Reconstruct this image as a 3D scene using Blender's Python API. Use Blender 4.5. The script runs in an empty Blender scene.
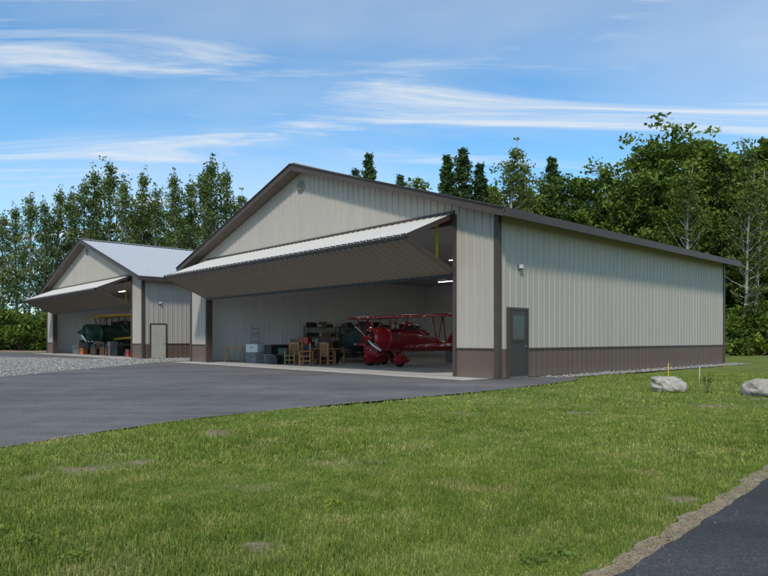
import bpy, math, random
import numpy as np
from mathutils import Vector, Matrix
random.seed(7); rng=np.random.default_rng(7)
scene=bpy.context.scene
scene.view_settings.view_transform='Standard'
scene.view_settings.look='None'
scene.view_settings.exposure=0
def link(o): scene.collection.objects.link(o)

# ------------------------------------------------------------------ layout frame
C=np.array([3.38,18.8]); L=np.array([-0.6775,0.7355]); R=np.array([0.736,0.677])
RZ=math.atan2(-0.7355,0.6775)
def P(s,t,z=0.0):
    p=C+s*L+t*R
    return (float(p[0]),float(p[1]),z)

# ------------------------------------------------------------------ node helpers
def newmat(name):
    m=bpy.data.materials.new(name); m.use_nodes=True
    nt=m.node_tree; nt.nodes.clear()
    out=nt.nodes.new('ShaderNodeOutputMaterial')
    return m,nt,out
def noise(nt,vec,scale,detail=4,rough=.55,dist=0):
    n=nt.nodes.new('ShaderNodeTexNoise'); n.inputs['Scale'].default_value=scale
    n.inputs['Detail'].default_value=detail; n.inputs['Roughness'].default_value=rough
    n.inputs['Distortion'].default_value=dist
    if vec is not None: nt.links.new(vec,n.inputs['Vector'])
    return n.outputs['Fac']
def ramp(nt,fac,stops):
    r=nt.nodes.new('ShaderNodeValToRGB'); e=r.color_ramp.elements
    while len(e)<len(stops): e.new(0.5)
    for i,(p,c) in enumerate(stops):
        e[i].position=p
        if not hasattr(c,'__len__'): c=(c,c,c)
        e[i].color=(c[0],c[1],c[2],1)
    nt.links.new(fac,r.inputs['Fac']); return r.outputs['Color']
def mix(nt,fac,a,b,mode='MIX'):
    m=nt.nodes.new('ShaderNodeMix'); m.data_type='RGBA'; m.blend_type=mode
    for s,v in ((m.inputs[0],fac),(m.inputs[6],a),(m.inputs[7],b)):
        if isinstance(v,bpy.types.NodeSocket): nt.links.new(v,s)
        elif hasattr(v,'__len__'): s.default_value=(v[0],v[1],v[2],1)
        else: s.default_value=v
    return m.outputs[2]
def math_n(nt,op,a,b=None,clamp=False):
    m=nt.nodes.new('ShaderNodeMath'); m.operation=op; m.use_clamp=clamp
    for i,v in enumerate((a,b)):
        if v is None: continue
        if isinstance(v,bpy.types.NodeSocket): nt.links.new(v,m.inputs[i])
        else: m.inputs[i].default_value=v
    return m.outputs[0]
def bump(nt,h,strength,dist):
    b=nt.nodes.new('ShaderNodeBump'); b.inputs['Strength'].default_value=strength; b.inputs['Distance'].default_value=dist
    nt.links.new(h,b.inputs['Height']); return b.outputs['Normal']
def princ(nt,out,col,rough,metal=0,normal=None,spec=.5,coat=0):
    p=nt.nodes.new('ShaderNodeBsdfPrincipled')
    if isinstance(col,bpy.types.NodeSocket): nt.links.new(col,p.inputs['Base Color'])
    else: p.inputs['Base Color'].default_value=(*col,1)
    if isinstance(rough,bpy.types.NodeSocket): nt.links.new(rough,p.inputs['Roughness'])
    else: p.inputs['Roughness'].default_value=rough
    p.inputs['Metallic'].default_value=metal
    p.inputs['Specular IOR Level'].default_value=spec
    p.inputs['Coat Weight'].default_value=coat
    if normal is not None: nt.links.new(normal,p.inputs['Normal'])
    nt.links.new(p.outputs[0],out.inputs['Surface']); return p
def simple(name,col,rough=.6,metal=0,var=.15,scale=6,bmp=.0,spec=.4,coat=0):
    m,nt,out=newmat(name)
    tc=nt.nodes.new('ShaderNodeTexCoord')
    f=noise(nt,tc.outputs['Object'],scale,3)
    a=tuple(c*(1-var) for c in col); b=tuple(min(1,c*(1+var)) for c in col)
    c=ramp(nt,f,[(.3,a),(.7,b)])
    n=None
    if bmp>0: n=bump(nt,noise(nt,tc.outputs['Object'],scale*8,2),bmp,.01)
    princ(nt,out,c,rough,metal,n,spec,coat); return m

# ------------------------------------------------------------------ materials
def metal_siding(name,col,grime=.12):
    m,nt,out=newmat(name)
    tc=nt.nodes.new('ShaderNodeTexCoord')
    mp=nt.nodes.new('ShaderNodeMapping'); mp.inputs['Scale'].default_value=(1,1,.12)
    nt.links.new(tc.outputs['Object'],mp.inputs['Vector'])
    f=noise(nt,mp.outputs[0],2.2,4,.6)
    f2=noise(nt,tc.outputs['Object'],.35,2)
    a=tuple(c*(1-grime) for c in col); b=tuple(c*(1+grime*.6) for c in col)
    c=ramp(nt,f,[(.3,a),(.65,b)])
    c=mix(nt,f2,c,tuple(x*1.06 for x in col))
    sx=nt.nodes.new('ShaderNodeSeparateXYZ'); nt.links.new(tc.outputs['Object'],sx.inputs[0])
    d=math_n(nt,'MULTIPLY_ADD',sx.outputs[2],-3.0); d.node.inputs[2].default_value=1.0; d.node.use_clamp=True
    d=math_n(nt,'MULTIPLY',d,noise(nt,tc.outputs['Object'],9,3))
    c=mix(nt,math_n(nt,'MULTIPLY',d,.5),c,(.22,.18,.13))
    n=bump(nt,noise(nt,tc.outputs['Object'],1.3,1),.25,.012)
    princ(nt,out,c,.5,0,n,.35); return m
M_wall=metal_siding('beige_metal_siding',(.385,.340,.285))
M_wains=metal_siding('taupe_metal_wainscot',(.118,.080,.061))
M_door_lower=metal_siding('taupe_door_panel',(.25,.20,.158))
M_door_lower_shade=metal_siding('shaded_brown_door_panel',(.15,.115,.09))  # brown door panel, base colour darkened for the shade under the leaf
M_liner=metal_siding('interior_liner_metal',(.68,.68,.68))
M_roof=metal_siding('light_roof_metal',(.44,.445,.44),.08)
M_upper=metal_siding('skylit_door_panel',(.55,.515,.465),.08)  # light beige door skin, skylight on its upward face put into the colour
M_trim=simple('brown_trim',(.070,.050,.040),.5,0,.12,2,0,.3)
M_dark=simple('dark_steel',(.03,.03,.032),.5,.3)
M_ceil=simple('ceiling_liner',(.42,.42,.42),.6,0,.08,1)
M_soffit=simple('soffit',(.13,.10,.08),.6,0,.1,2)
M_white=simple('white_paint',(.60,.59,.57),.4,0,.06,3)
M_black=simple('black_rubber',(.02,.02,.02),.7,0,.2,10)
M_yellow=simple('yellow_strap',(.75,.60,.02),.6,0,.1,10)
M_yel2=simple('yellow_wing_fabric',(.65,.40,.03),.4,0,.06,3)
M_green=simple('dark_green_paint',(.02,.06,.045),.35,0,.2,3)
M_red=simple('red_aircraft_paint',(.34,.010,.016),.25,0,.08,2,coat=.5)
M_wood=simple('light_wood',(.33,.16,.06),.55,0,.3,14,.2)
M_wood2=simple('dark_wood',(.16,.075,.035),.55,0,.3,14,.2)
M_card=simple('cardboard',(.20,.145,.095),.8,0,.12,4)
M_blue=simple('blue_grey_plastic',(.04,.06,.085),.4,0,.1,4)
M_teal=simple('teal_tarp',(.018,.04,.04),.65,0,.35,2.5,.4)
M_grey=simple('grey_plastic',(.18,.18,.18),.5,0,.1,4)
M_chrome=simple('polished_metal',(.6,.6,.6),.2,1,.05,4)
M_beige_door=simple('tan_door_paint',(.42,.38,.32),.45,0,.06,3)
M_brown_door=simple('dark_bronze_door_paint',(.04,.034,.029),.4,0,.1,3)
M_orange=simple('orange_plastic',(.42,.13,.04),.5,0,.1,4)
m,nt,out=newmat('window_glass'); princ(nt,out,(.02,.025,.03),.05,0,None,.5); M_glass=m
m,nt,out=newmat('led_light'); e=nt.nodes.new('ShaderNodeEmission'); e.inputs[0].default_value=(1,.98,.93,1); e.inputs[1].default_value=12; nt.links.new(e.outputs[0],out.inputs[0]); M_led=m
m,nt,out=newmat('red_wing_with_white_rays')
tc=nt.nodes.new('ShaderNodeTexCoord'); sx=nt.nodes.new('ShaderNodeSeparateXYZ'); nt.links.new(tc.outputs['Object'],sx.inputs[0])
ax=math_n(nt,'ABSOLUTE',sx.outputs[0]); yy=math_n(nt,'SUBTRACT',sx.outputs[1],-1.9)
an=math_n(nt,'ARCTAN2',yy,ax); fr=math_n(nt,'FRACT',math_n(nt,'MULTIPLY',an,6.5))
st=math_n(nt,'LESS_THAN',fr,.09); st=math_n(nt,'MULTIPLY',st,math_n(nt,'GREATER_THAN',ax,.55))
princ(nt,out,mix(nt,st,(.31,.010,.016),(.6,.58,.56)),.25,0,None,.5,.5); M_redwing=m

def pos(nt):
    g=nt.nodes.new('ShaderNodeNewGeometry'); return g.outputs['Position']
def asphalt(name,base):
    m,nt,out=newmat(name); p=pos(nt)
    f=noise(nt,p,90,2,.7); f2=noise(nt,p,.35,3,.6); f3=noise(nt,p,2.3,4,.65)
    c=ramp(nt,f,[(.35,tuple(b*.6 for b in base)),(.55,base),(.75,tuple(b*1.8 for b in base))])
    c=mix(nt,1.0,c,ramp(nt,f2,[(.35,.80),(.65,1.15)]),'MULTIPLY')
    c=mix(nt,.6,c,ramp(nt,f3,[(.35,.8),(.65,1.12)]),'MULTIPLY')
    mp=nt.nodes.new('ShaderNodeMapping'); mp.inputs['Rotation'].default_value=(0,0,RZ); mp.inputs['Scale'].default_value=(.12,1.4,1); nt.links.new(p,mp.inputs[0])
    c=mix(nt,.6,c,ramp(nt,noise(nt,mp.outputs[0],1.0,4,.6),[(.4,.78),(.6,1.12)]),'MULTIPLY')
    h=noise(nt,p,140,1,.6)
    princ(nt,out,c,.85,0,bump(nt,h,.6,.004),.2); return m
M_asph=asphalt('asphalt',(.158,.147,.138))
M_path=asphalt('path_asphalt',(.066,.062,.062))
m,nt,out=newmat('concrete'); p=pos(nt)
c=ramp(nt,noise(nt,p,.9,4,.6),[(.3,(.38,.36,.32)),(.7,(.52,.49,.44))]); c=mix(nt,.5,c,ramp(nt,noise(nt,p,30,2),[(.3,.8),(.7,1.1)]),'MULTIPLY')
princ(nt,out,c,.6,0,None,.4); M_conc=m
m,nt,out=newmat('gravel'); p=pos(nt)
v=nt.nodes.new('ShaderNodeTexVoronoi'); v.inputs['Scale'].default_value=16; nt.links.new(p,v.inputs['Vector'])
sv=nt.nodes.new('ShaderNodeSeparateColor'); nt.links.new(v.outputs['Color'],sv.inputs[0])
c=ramp(nt,sv.outputs[0],[(0,(.17,.15,.13)),(.5,(.33,.30,.265)),(1,(.49,.455,.42))])
c=mix(nt,1,c,ramp(nt,v.outputs['Distance'],[(0,1.0),(.6,.45)]),'MULTIPLY')
princ(nt,out,c,.9,0,bump(nt,v.outputs['Distance'],-.8,.02),.2); M_gravel=m
M_stone=simple('gravel_stone',(.31,.285,.255),.9,0,.35,3)
M_pebble=simple('sand_pebble',(.22,.175,.125),.9,0,.35,3)
m,nt,out=newmat('soil'); p=pos(nt)
c=ramp(nt,noise(nt,p,1.2,6,.65),[(.3,(.17,.12,.075)),(.5,(.27,.205,.14)),(.7,(.36,.29,.21))])
c=mix(nt,.7,c,ramp(nt,noise(nt,p,60,3),[(.3,.6),(.7,1.2)]),'MULTIPLY')
princ(nt,out,c,.95,0,bump(nt,noise(nt,p,50,3),.5,.02),.1); M_soil=m
m,nt,out=newmat('sand'); p=pos(nt)
c=ramp(nt,noise(nt,p,9,5,.7),[(.3,(.20,.15,.09)),(.7,(.38,.30,.20))])
c=mix(nt,.8,c,ramp(nt,noise(nt,p,110,2,.7),[(.3,.5),(.7,1.3)]),'MULTIPLY')
princ(nt,out,c,.95,0,bump(nt,noise(nt,p,80,3),.7,.01),.1); M_sand=m

def grass_color(nt,p,d=3):
    f=noise(nt,p,.45,d,.6); f2=noise(nt,p,3.2,d,.65); f3=noise(nt,p,1.1,d,.6)
    c=ramp(nt,f,[(.32,(.115,.165,.030)),(.5,(.175,.225,.044)),(.68,(.235,.275,.068))])
    c2=ramp(nt,f2,[(.3,(.080,.130,.024)),(.52,(.172,.22,.046)),(.72,(.33,.31,.115))])
    c=mix(nt,.5,c,c2)
    return mix(nt,ramp(nt,f3,[(.54,0),(.70,.5)]),c,(.34,.30,.13))
m,nt,out=newmat('grass_ground'); p=pos(nt)
c=grass_color(nt,p)
c=mix(nt,.8,c,ramp(nt,noise(nt,p,45,3,.7),[(.3,.35),(.7,1.15)]),'MULTIPLY')
at=nt.nodes.new('ShaderNodeAttribute'); at.attribute_name='bare'
soil=ramp(nt,noise(nt,p,14,4,.7),[(.3,(.14,.10,.06)),(.7,(.32,.25,.165))])
bf=math_n(nt,'ADD',at.outputs['Fac'],math_n(nt,'MULTIPLY',noise(nt,p,9,4,.7),.9)); bf=math_n(nt,'MULTIPLY',math_n(nt,'SUBTRACT',bf,.9),4,True)
c=mix(nt,bf,c,soil)
princ(nt,out,c,.95,0,bump(nt,noise(nt,p,40,2,.7),.7,.03),.1); M_ground=m
def foliage_mat(name,colfn,transl=.35):
    m,nt,out=newmat(name); c=colfn(nt)
    d=nt.nodes.new('ShaderNodeBsdfDiffuse'); nt.links.new(c,d.inputs[0])
    t=nt.nodes.new('ShaderNodeBsdfTranslucent'); ct=mix(nt,1,c,(1.25,1.25,.6),'MULTIPLY'); nt.links.new(ct,t.inputs[0])
    ms=nt.nodes.new('ShaderNodeMixShader'); ms.inputs[0].default_value=transl
    nt.links.new(d.outputs[0],ms.inputs[1]); nt.links.new(t.outputs[0],ms.inputs[2]); nt.links.new(ms.outputs[0],out.inputs[0])
    return m
def cf(nt):
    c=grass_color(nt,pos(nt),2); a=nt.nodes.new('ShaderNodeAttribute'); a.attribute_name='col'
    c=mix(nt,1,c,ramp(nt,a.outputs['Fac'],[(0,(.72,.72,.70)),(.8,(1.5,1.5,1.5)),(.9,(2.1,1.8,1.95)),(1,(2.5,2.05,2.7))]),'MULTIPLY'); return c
M_blade=foliage_mat('grass_blades',cf,.2)
def leafmat(name,a,b,c3):
    def f(nt):
        at=nt.nodes.new('ShaderNodeAttribute'); at.attribute_name='col'
        oi=nt.nodes.new('ShaderNodeObjectInfo')
        c=ramp(nt,at.outputs['Fac'],[(0,a),(.5,b),(1,c3)])
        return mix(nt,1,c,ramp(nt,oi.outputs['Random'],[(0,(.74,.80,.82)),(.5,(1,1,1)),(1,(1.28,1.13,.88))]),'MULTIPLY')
    return foliage_mat(name,f,.24)
M_leaf=leafmat('deciduous_leaves',(.045,.078,.018),(.115,.172,.036),(.21,.275,.068))
M_aspen=leafmat('aspen_leaves',(.055,.085,.03),(.14,.185,.06),(.24,.285,.105))
M_birchl=leafmat('birch_leaves',(.055,.075,.02),(.15,.185,.045),(.25,.28,.08))
M_needle=leafmat('pine_needles',(.022,.046,.02),(.055,.098,.038),(.11,.16,.062))
M_bush=leafmat('shrub_leaves',(.04,.070,.016),(.12,.18,.036),(.22,.285,.062))
M_bark=simple('bark',(.11,.085,.065),.9,0,.4,6,.5)
def barkm(name,lt):
    m,nt,out=newmat(name); tc=nt.nodes.new('ShaderNodeTexCoord'); mp=nt.nodes.new('ShaderNodeMapping'); mp.inputs['Scale'].default_value=(1,1,3); nt.links.new(tc.outputs['Object'],mp.inputs[0])
    princ(nt,out,ramp(nt,noise(nt,mp.outputs[0],2.5,4,.7),[(.36,(.05,.045,.04)),(.5,tuple(x*.8 for x in lt)),(1,lt)]),.8); return m
M_birch=barkm('birch_bark',(.46,.44,.40)); M_aspbark=barkm('aspen_bark',(.25,.24,.20))
m,nt,out=newmat('boulder_rock'); tc=nt.nodes.new('ShaderNodeTexCoord')
princ(nt,out,mix(nt,.6,ramp(nt,noise(nt,tc.outputs['Object'],3,6,.7),[(.3,(.30,.255,.21)),(.7,(.60,.54,.46))]),ramp(nt,noise(nt,tc.outputs['Object'],25,4,.7),[(.3,.55),(.7,1.15)]),'MULTIPLY'),.9,0,bump(nt,noise(nt,tc.outputs['Object'],12,6,.7),.8,.03),.2); M_rock=m

# ------------------------------------------------------------------ mesh helpers
def np_mesh(name,V,F,mats,midx=None,col=None,smooth=None,attr='col'):
    me=bpy.data.meshes.new(name); V=np.asarray(V,dtype=np.float32); F=np.asarray(F,dtype=np.int32); k=F.shape[1]
    me.vertices.add(len(V)); me.vertices.foreach_set('co',V.ravel())
    me.loops.add(F.size); me.loops.foreach_set('vertex_index',F.ravel())
    me.polygons.add(len(F)); me.polygons.foreach_set('loop_start',np.arange(len(F),dtype=np.int32)*k)
    for mt in mats: me.materials.append(mt)
    if midx is not None: me.polygons.foreach_set('material_index',np.asarray(midx,dtype=np.int32))
    me.update(calc_edges=True); me.validate()
    if col is not None:
        a=me.attributes.new(attr,'FLOAT','POINT'); a.data.foreach_set('value',np.asarray(col,dtype=np.float32))
    if smooth is not None: me.polygons.foreach_set('use_smooth',np.asarray(smooth,dtype=bool))
    else: me.polygons.foreach_set('use_smooth',np.zeros(len(F),dtype=bool))
    return me
def tube_geo(pts,rad,n=8):
    pts=[np.array(p,float) for p in pts]; V=[];F=[]
    for i,p in enumerate(pts):
        d=pts[min(i+1,len(pts)-1)]-pts[max(i-1,0)]; d/=np.linalg.norm(d)+1e-9
        a=np.cross(d,[0,0,1.]); 
        if np.linalg.norm(a)<.05: a=np.cross(d,[1.,0,0])
        a/=np.linalg.norm(a); b=np.cross(a,d)
        for k in range(n):
            t=2*math.pi*k/n; V.append(p+rad[i]*(math.cos(t)*a+math.sin(t)*b))
    for i in range(len(pts)-1):
        for k in range(n):
            F.append((i*n+k,i*n+(k+1)%n,(i+1)*n+(k+1)%n,(i+1)*n+k))
    return V,F
class B:
    def __init__(s): s.V=[];s.F=[];s.M=[];s.S=[];s.mats=[]
    def add(s,V,F,mat,smooth=False,T=None):
        if mat not in s.mats: s.mats.append(mat)
        k=s.mats.index(mat); o=len(s.V)
        for v in V:
            v=Vector([float(x) for x in v])
            if T is not None: v=T@v
            s.V.append(v)
        for f in F: s.F.append(tuple(i+o for i in f)); s.M.append(k); s.S.append(smooth)
    def box(s,lo,hi,mat,T=None):
        x0,y0,z0=lo;x1,y1,z1=hi
        V=[(x0,y0,z0),(x1,y0,z0),(x1,y1,z0),(x0,y1,z0),(x0,y0,z1),(x1,y0,z1),(x1,y1,z1),(x0,y1,z1)]
        s.add(V,[(0,3,2,1),(4,5,6,7),(0,1,5,4),(1,2,6,5),(2,3,7,6),(3,0,4,7)],mat,False,T)
    def tube(s,pts,rad,mat,n=8,T=None):
        if not hasattr(rad,'__len__'): rad=[rad]*len(pts)
        V,F=tube_geo(pts,rad,n); m=len(V)
        F=F+[tuple(range(n))[::-1],tuple(range(m-n,m))]
        s.add(V,F,mat,True,T)
    def loft(s,secs,mat,n=18,T=None,e=2.0):
        V=[];F=[]
        for (x,y,z,rx,rz) in secs:
            for k in range(n):
                t=2*math.pi*k/n; c=math.cos(t);q=math.sin(t)
                V.append((x+rx*math.copysign(abs(c)**(2/e),c),y,z+rz*math.copysign(abs(q)**(2/e),q)))
        for i in range(len(secs)-1):
            for k in range(n): F.append((i*n+k,i*n+(k+1)%n,(i+1)*n+(k+1)%n,(i+1)*n+k))
        F+= [tuple(range(n)),tuple(range(len(V)-n,len(V)))[::-1]]
        s.add(V,F,mat,True,T)
    def wing(s,secs,mat,T=None):
        prof=[(0,0),(.03,.045),(.12,.085),(.3,.10),(.6,.07),(1,.005),(1,-.005),(.6,-.01),(.3,-.02),(.1,-.025),(.02,-.02)]
        n=len(prof);V=[];F=[]
        for (x,y,z,c,tk) in secs:
            for (u,w) in prof: V.append((x,y+u*c,z+w*c*tk))
        for i in range(len(secs)-1):
            for k in range(n): F.append((i*n+k,i*n+(k+1)%n,(i+1)*n+(k+1)%n,(i+1)*n+k))
        F+=[tuple(range(n)),tuple(range(len(V)-n,len(V)))[::-1]]
        s.add(V,F,mat,True,T)
    def build(s,name,loc=(0,0,0),rz=0,scale=1,parent=None,bevel=0):
        me=bpy.data.meshes.new(name); me.from_pydata(s.V,[],s.F)
        for mt in s.mats: me.materials.append(mt)
        me.polygons.foreach_set('material_index',s.M); me.polygons.foreach_set('use_smooth',s.S); me.update()
        o=bpy.data.objects.new(name,me); link(o); o.location=loc; o.rotation_euler=(0,0,rz); o.scale=(scale,)*3
        if parent: o.parent=parent
        if bevel>0:
            b=o.modifiers.new('bevel','BEVEL'); b.width=bevel; b.segments=2; b.limit_method='ANGLE'
        return o
def box(parent,name,lo,hi,mat,bevel=0):
    b=B(); b.box(lo,hi,mat); return b.build(name,parent=parent,bevel=bevel)
def poly_sheet(name,pts,z,mat):
    from mathutils.geometry import tessellate_polygon
    me=bpy.data.meshes.new(name)
    tris=tessellate_polygon([[Vector((x,y,0)) for x,y in pts]])
    T=[]
    for t in tris:
        a,b,c=[Vector(pts[i]) for i in t]
        cr=(b-a).x*(c-a).y-(b-a).y*(c-a).x
        T.append(t if cr>0 else t[::-1])
    me.from_pydata([(x,y,z) for x,y in pts],[],T)
    me.materials.append(mat); o=bpy.data.objects.new(name,me); link(o); return o
def inside(poly,X,Y):
    r=np.zeros(X.shape,bool); n=len(poly)
    for i in range(n):
        x1,y1=poly[i];x2,y2=poly[(i+1)%n]
        if y1==y2: continue
        c=((y1>Y)!=(y2>Y))&(X<(x2-x1)*(Y-y1)/(y2-y1)+x1); r^=c
    return r

# ------------------------------------------------------------------ hangar
W=20.07; D=18.0; SL=.318; EZ=4.92; OV=.6
def zr(x): return EZ+(W/2+OV)*SL-abs(x+W/2)*SL
def zt(x): return zr(x)-.22
def ribbed(parent,name,O,U,V,Nn,u0,u1,f0,f1,mat,pitch=.3048,depth=.022,extra=()):
    O,U,V,Nn=[np.array(a,float) for a in (O,U,V,Nn)]
    us=[u0,u1]+list(extra); ku=[];kd=[]
    k=math.floor(u0/pitch)-1
    while k*pitch<u1+pitch:
        a=k*pitch
        for du,dd in ((-.034,0),(-.018,depth),(.018,depth),(.034,0),(pitch*.5-.022,0),(pitch*.5,.004),(pitch*.5+.022,0)):
            ku.append(a+du);kd.append(dd)
            if u0<a+du<u1: us.append(a+du)
        k+=1
    us=sorted(set(us)); ku=np.array(ku);kd=np.array(kd); od=np.argsort(ku); ku=ku[od];kd=kd[od]
    VV=[];F=[]
    for u in us:
        d=float(np.interp(u,ku,kd))
        VV.append(O+U*u+V*f0(u)+Nn*d); VV.append(O+U*u+V*f1(u)+Nn*d)
    for i in range(len(us)-1): F.append((2*i,2*i+2,2*i+3,2*i+1))
    b=B(); b.add(VV,F,mat); return b.build(name,parent=parent)
def bar(parent,name,p0,p1,w,h,mat,up=(0,0,1)):
    p0,p1=Vector(p0),Vector(p1); d=(p1-p0); l=d.length; d.normalize(); up=Vector(up); sd=d.cross(up).normalized(); up=sd.cross(d)
    T=Matrix((( d.x,sd.x,up.x,p0.x),(d.y,sd.y,up.y,p0.y),(d.z,sd.z,up.z,p0.z),(0,0,0,1)))
    b=B(); b.box((0,-w/2,-h/2),(l,w/2,h/2),mat,T); return b.build(name,parent=parent)

X0,X1=-18.27,-1.68; HZ=5.18
def hangar(s_off,door_mat):
    e=bpy.data.objects.new('airplane_hangar',None); link(e); e.location=P(s_off,0); e.rotation_euler=(0,0,RZ)
    c=lambda z:(lambda u:z)
    y=(1,0,0);Z=(0,0,1)
    for nm,a,b in (('front_pier',-W,X0),('front_pier',X1,0)):
        ribbed(e,nm+'_wainscot',(0,-.004,0),y,Z,(0,-1,0),a,b,c(0.02),c(.9),M_wains)
        ribbed(e,nm+'_siding',(0,0,0),y,Z,(0,-1,0),a,b,c(.9),zt,M_wall)
        ribbed(e,nm+'_liner',(0,.2,0),y,Z,(0,1,0),a,b,c(0.02),c(4.93),M_liner)
        box(e,'wainscot_cap',(a+.14 if a<-10 else a+.08,-.04,.88),(b-.08 if a<-10 else b-.14,-.001,.925),M_trim)
    ribbed(e,'gable_siding',(0,0,0),y,Z,(0,-1,0),X0,X1,c(HZ),zt,M_wall,extra=(-W/2,))
    box(e,'header_beam',(X0,.03,4.88),(X1,.32,HZ+.12),M_trim)
    box(e,'header_trim',(X0,-.05,HZ-.06),(X1,-.002,HZ+.08),M_trim)
    ribbed(e,'side_wainscot',(0.004,0,0),(0,1,0),Z,(1,0,0),0,D,c(0.02),c(.9),M_wains)
    ribbed(e,'side_siding',(0,0,0),(0,1,0),Z,(1,0,0),0,D,c(.9),c(4.93),M_wall)
    box(e,'side_wainscot_cap',(.001,1.5,.88),(.04,D-.14,.925),M_trim)
    ribbed(e,'side_wainscot',(-W-.004,0,0),(0,1,0),Z,(-1,0,0),0,D,c(0.02),c(.9),M_wains)
    ribbed(e,'side_siding',(-W,0,0),(0,1,0),Z,(-1,0,0),0,D,c(.9),c(4.93),M_wall)
    ribbed(e,'back_siding',(0,D,0),y,Z,(0,1,0),-W,0,c(.0),zt,M_wall,extra=(-W/2,))
    for x in (-.2,-W+.2):
        ribbed(e,'side_liner',(x,0,0),(0,1,0),Z,(-1 if x>-1 else 1,0,0),.2,D-.2,c(0.02),c(4.93),M_liner)
    ribbed(e,'back_liner',(0,D-.2,0),y,Z,(0,-1,0),-W+.2,-.2,c(0.02),c(4.93),M_liner)
    box(e,'ceiling',(-W+.02,.33,4.93),(-.02,D-.02,4.97),M_ceil)
    for (x,yy) in ((0,0),(-W,0),(0,D),(-W,D)):
        sx=1 if x==0 else -1; sy=-1 if yy==0 else 1
        b=B(); xa,xb=sorted((x-sx*.12,x+sx*.045)); ya,yb=sorted((yy-sy*.12,yy+sy*.045))
        b.box((xa,ya,0.0),(xb,yb,4.90),M_trim); b.build('corner_trim',parent=e)
    box(e,'door_jamb',(X0-.07,-.06,0),(X0+.05,.27,HZ-.06),M_trim,.005); box(e,'door_jamb',(X1-.05,-.06,0),(X1+.07,.27,HZ-.06),M_trim,.005)
    y0,y1=-.5,D+.46; xe=OV; xr=-W/2
    for sg in (1,-1):
        xe=-W/2+sg*(W/2+OV)
        b=B()
        V=[(xr,y0,zr(xr)-.03),(xe,y0,EZ-.03),(xe,y1,EZ-.03),(xr,y1,zr(xr)-.03),(xr,y0,zr(xr)-.2),(xe,y0,EZ-.2),(xe,y1,EZ-.2),(xr,y1,zr(xr)-.2)]
        b.add(V,[(0,1,2,3),(4,7,6,5),(0,4,5,1),(1,5,6,2),(2,6,7,3)],M_soffit); b.build('roof_deck',parent=e)
        ln=math.hypot(xe-xr,zr(xr)-EZ); ud=np.array([xe-xr,0,EZ-zr(xr)])/ln; nn=np.array([sg*math.sin(math.atan(SL)),0,math.cos(math.atan(SL))])
        ribbed(e,'roof_metal',(xr,0,zr(xr)+.005),(0,1,0),tuple(ud),tuple(nn),y0-.03,y1+.03,c(0),c(ln+.02),M_roof)
        for yy in (y0-.013,y1+.013):
            bar(e,'rake_fascia',(xr,yy,zr(xr)-.10),(xe,yy,EZ-.10),.025,.24,M_trim)
            bar(e,'rake_cap',(xr,yy-.02*(-1 if yy>0 else 1),zr(xr)+.035),(xe,yy-.02*(-1 if yy>0 else 1),EZ+.035),.09,.03,M_trim)
        box(e,'eave_fascia',(min(xe+sg*.022,xe+sg*.047),y0,EZ-.22),(max(xe+sg*.022,xe+sg*.047),y1,EZ+.035),M_trim)
    bar(e,'ridge_cap',(xr,y0-.03,zr(xr)+.045),(xr,y1,zr(xr)+.045),.4,.03,M_roof)
    b=B(); b.tube([(xr,-.06,7.48),(xr,-.02,7.48)],[.24,.24],M_wall,24); b.tube([(xr,-.075,7.48),(xr,-.061,7.48)],[.19,.19],M_soffit,24)
    for k in range(5): b.box((xr-.16,-.095,7.36+k*.06),(xr+.16,-.076,7.38+k*.06),M_wall)
    b.build('gable_vent',parent=e)
    yf,zf=-2.29,4.20; tp=(-.08,HZ-.03); bot=(-.06,3.25)
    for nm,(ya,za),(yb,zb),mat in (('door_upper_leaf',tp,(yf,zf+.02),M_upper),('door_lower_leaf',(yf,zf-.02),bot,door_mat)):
        ln=math.hypot(yb-ya,zb-za); d=np.array([0,(yb-ya)/ln,(zb-za)/ln])
        n=np.array([0,-d[2],d[1]]); 
        if nm=='door_upper_leaf': n=n if n[2]>0 else -n
        else: n=n if n[2]<0 else -n
        ribbed(e,nm+'_skin',(0,ya,za),(1,0,0),tuple(d),tuple(n),X0+.02,X1-.02,c(0),c(ln),mat)
        inn=-n*.06
        for (w0,w1) in ((0,.1),(ln-.1,ln)):
            a=np.array([X0+.02,ya,za])+d*((w0+w1)/2)+inn; bb=a.copy(); bb[0]=X1-.02
            bar(e,'door_frame_rail',a,bb,.09,.1,M_dark)
        for k in range(13):
            xx=X0+.07+(X1-X0-.14)*k/12
            a=np.array([xx,ya,za])+d*.1+inn; bb=np.array([xx,ya,za])+d*(ln-.1)+inn
            bar(e,'door_frame_stile',a,bb,.06,.08,M_dark)
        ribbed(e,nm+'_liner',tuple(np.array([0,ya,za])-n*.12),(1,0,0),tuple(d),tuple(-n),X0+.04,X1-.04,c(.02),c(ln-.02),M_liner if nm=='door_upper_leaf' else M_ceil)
        for xx in (X0+.02,X1-.02):
            a=np.array([xx,ya,za])+inn; bb=a+d*ln
            bar(e,'door_end_trim',a,bb,.03,.15,M_trim)
    box(e,'door_bottom_seal',(X0+.02,-.09,3.16),(X1-.02,-.02,3.26),M_dark)
    for xx in (-2.32,-6.3,-10.2,-14,-17.6):
        bar(e,'lift_strap',(xx,-.14,3.3),(xx,-.14,5.05),.01,.1,M_yellow,up=(1,0,0))
    b=B(); fz=2.16
    b.box((.0,.42,0.01),(.065,.49,fz),M_trim); b.box((.0,1.41,.01),(.065,1.48,fz),M_trim); b.box((.0,.49,fz-.07),(.065,1.41,fz),M_trim); b.box((0,.49,.012),(.075,1.41,.05),M_chrome)
    dm=M_brown_door if s_off<1 else M_beige_door
    b.box((.0,.49,.05),(.045,1.41,fz-.07),dm)
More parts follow.
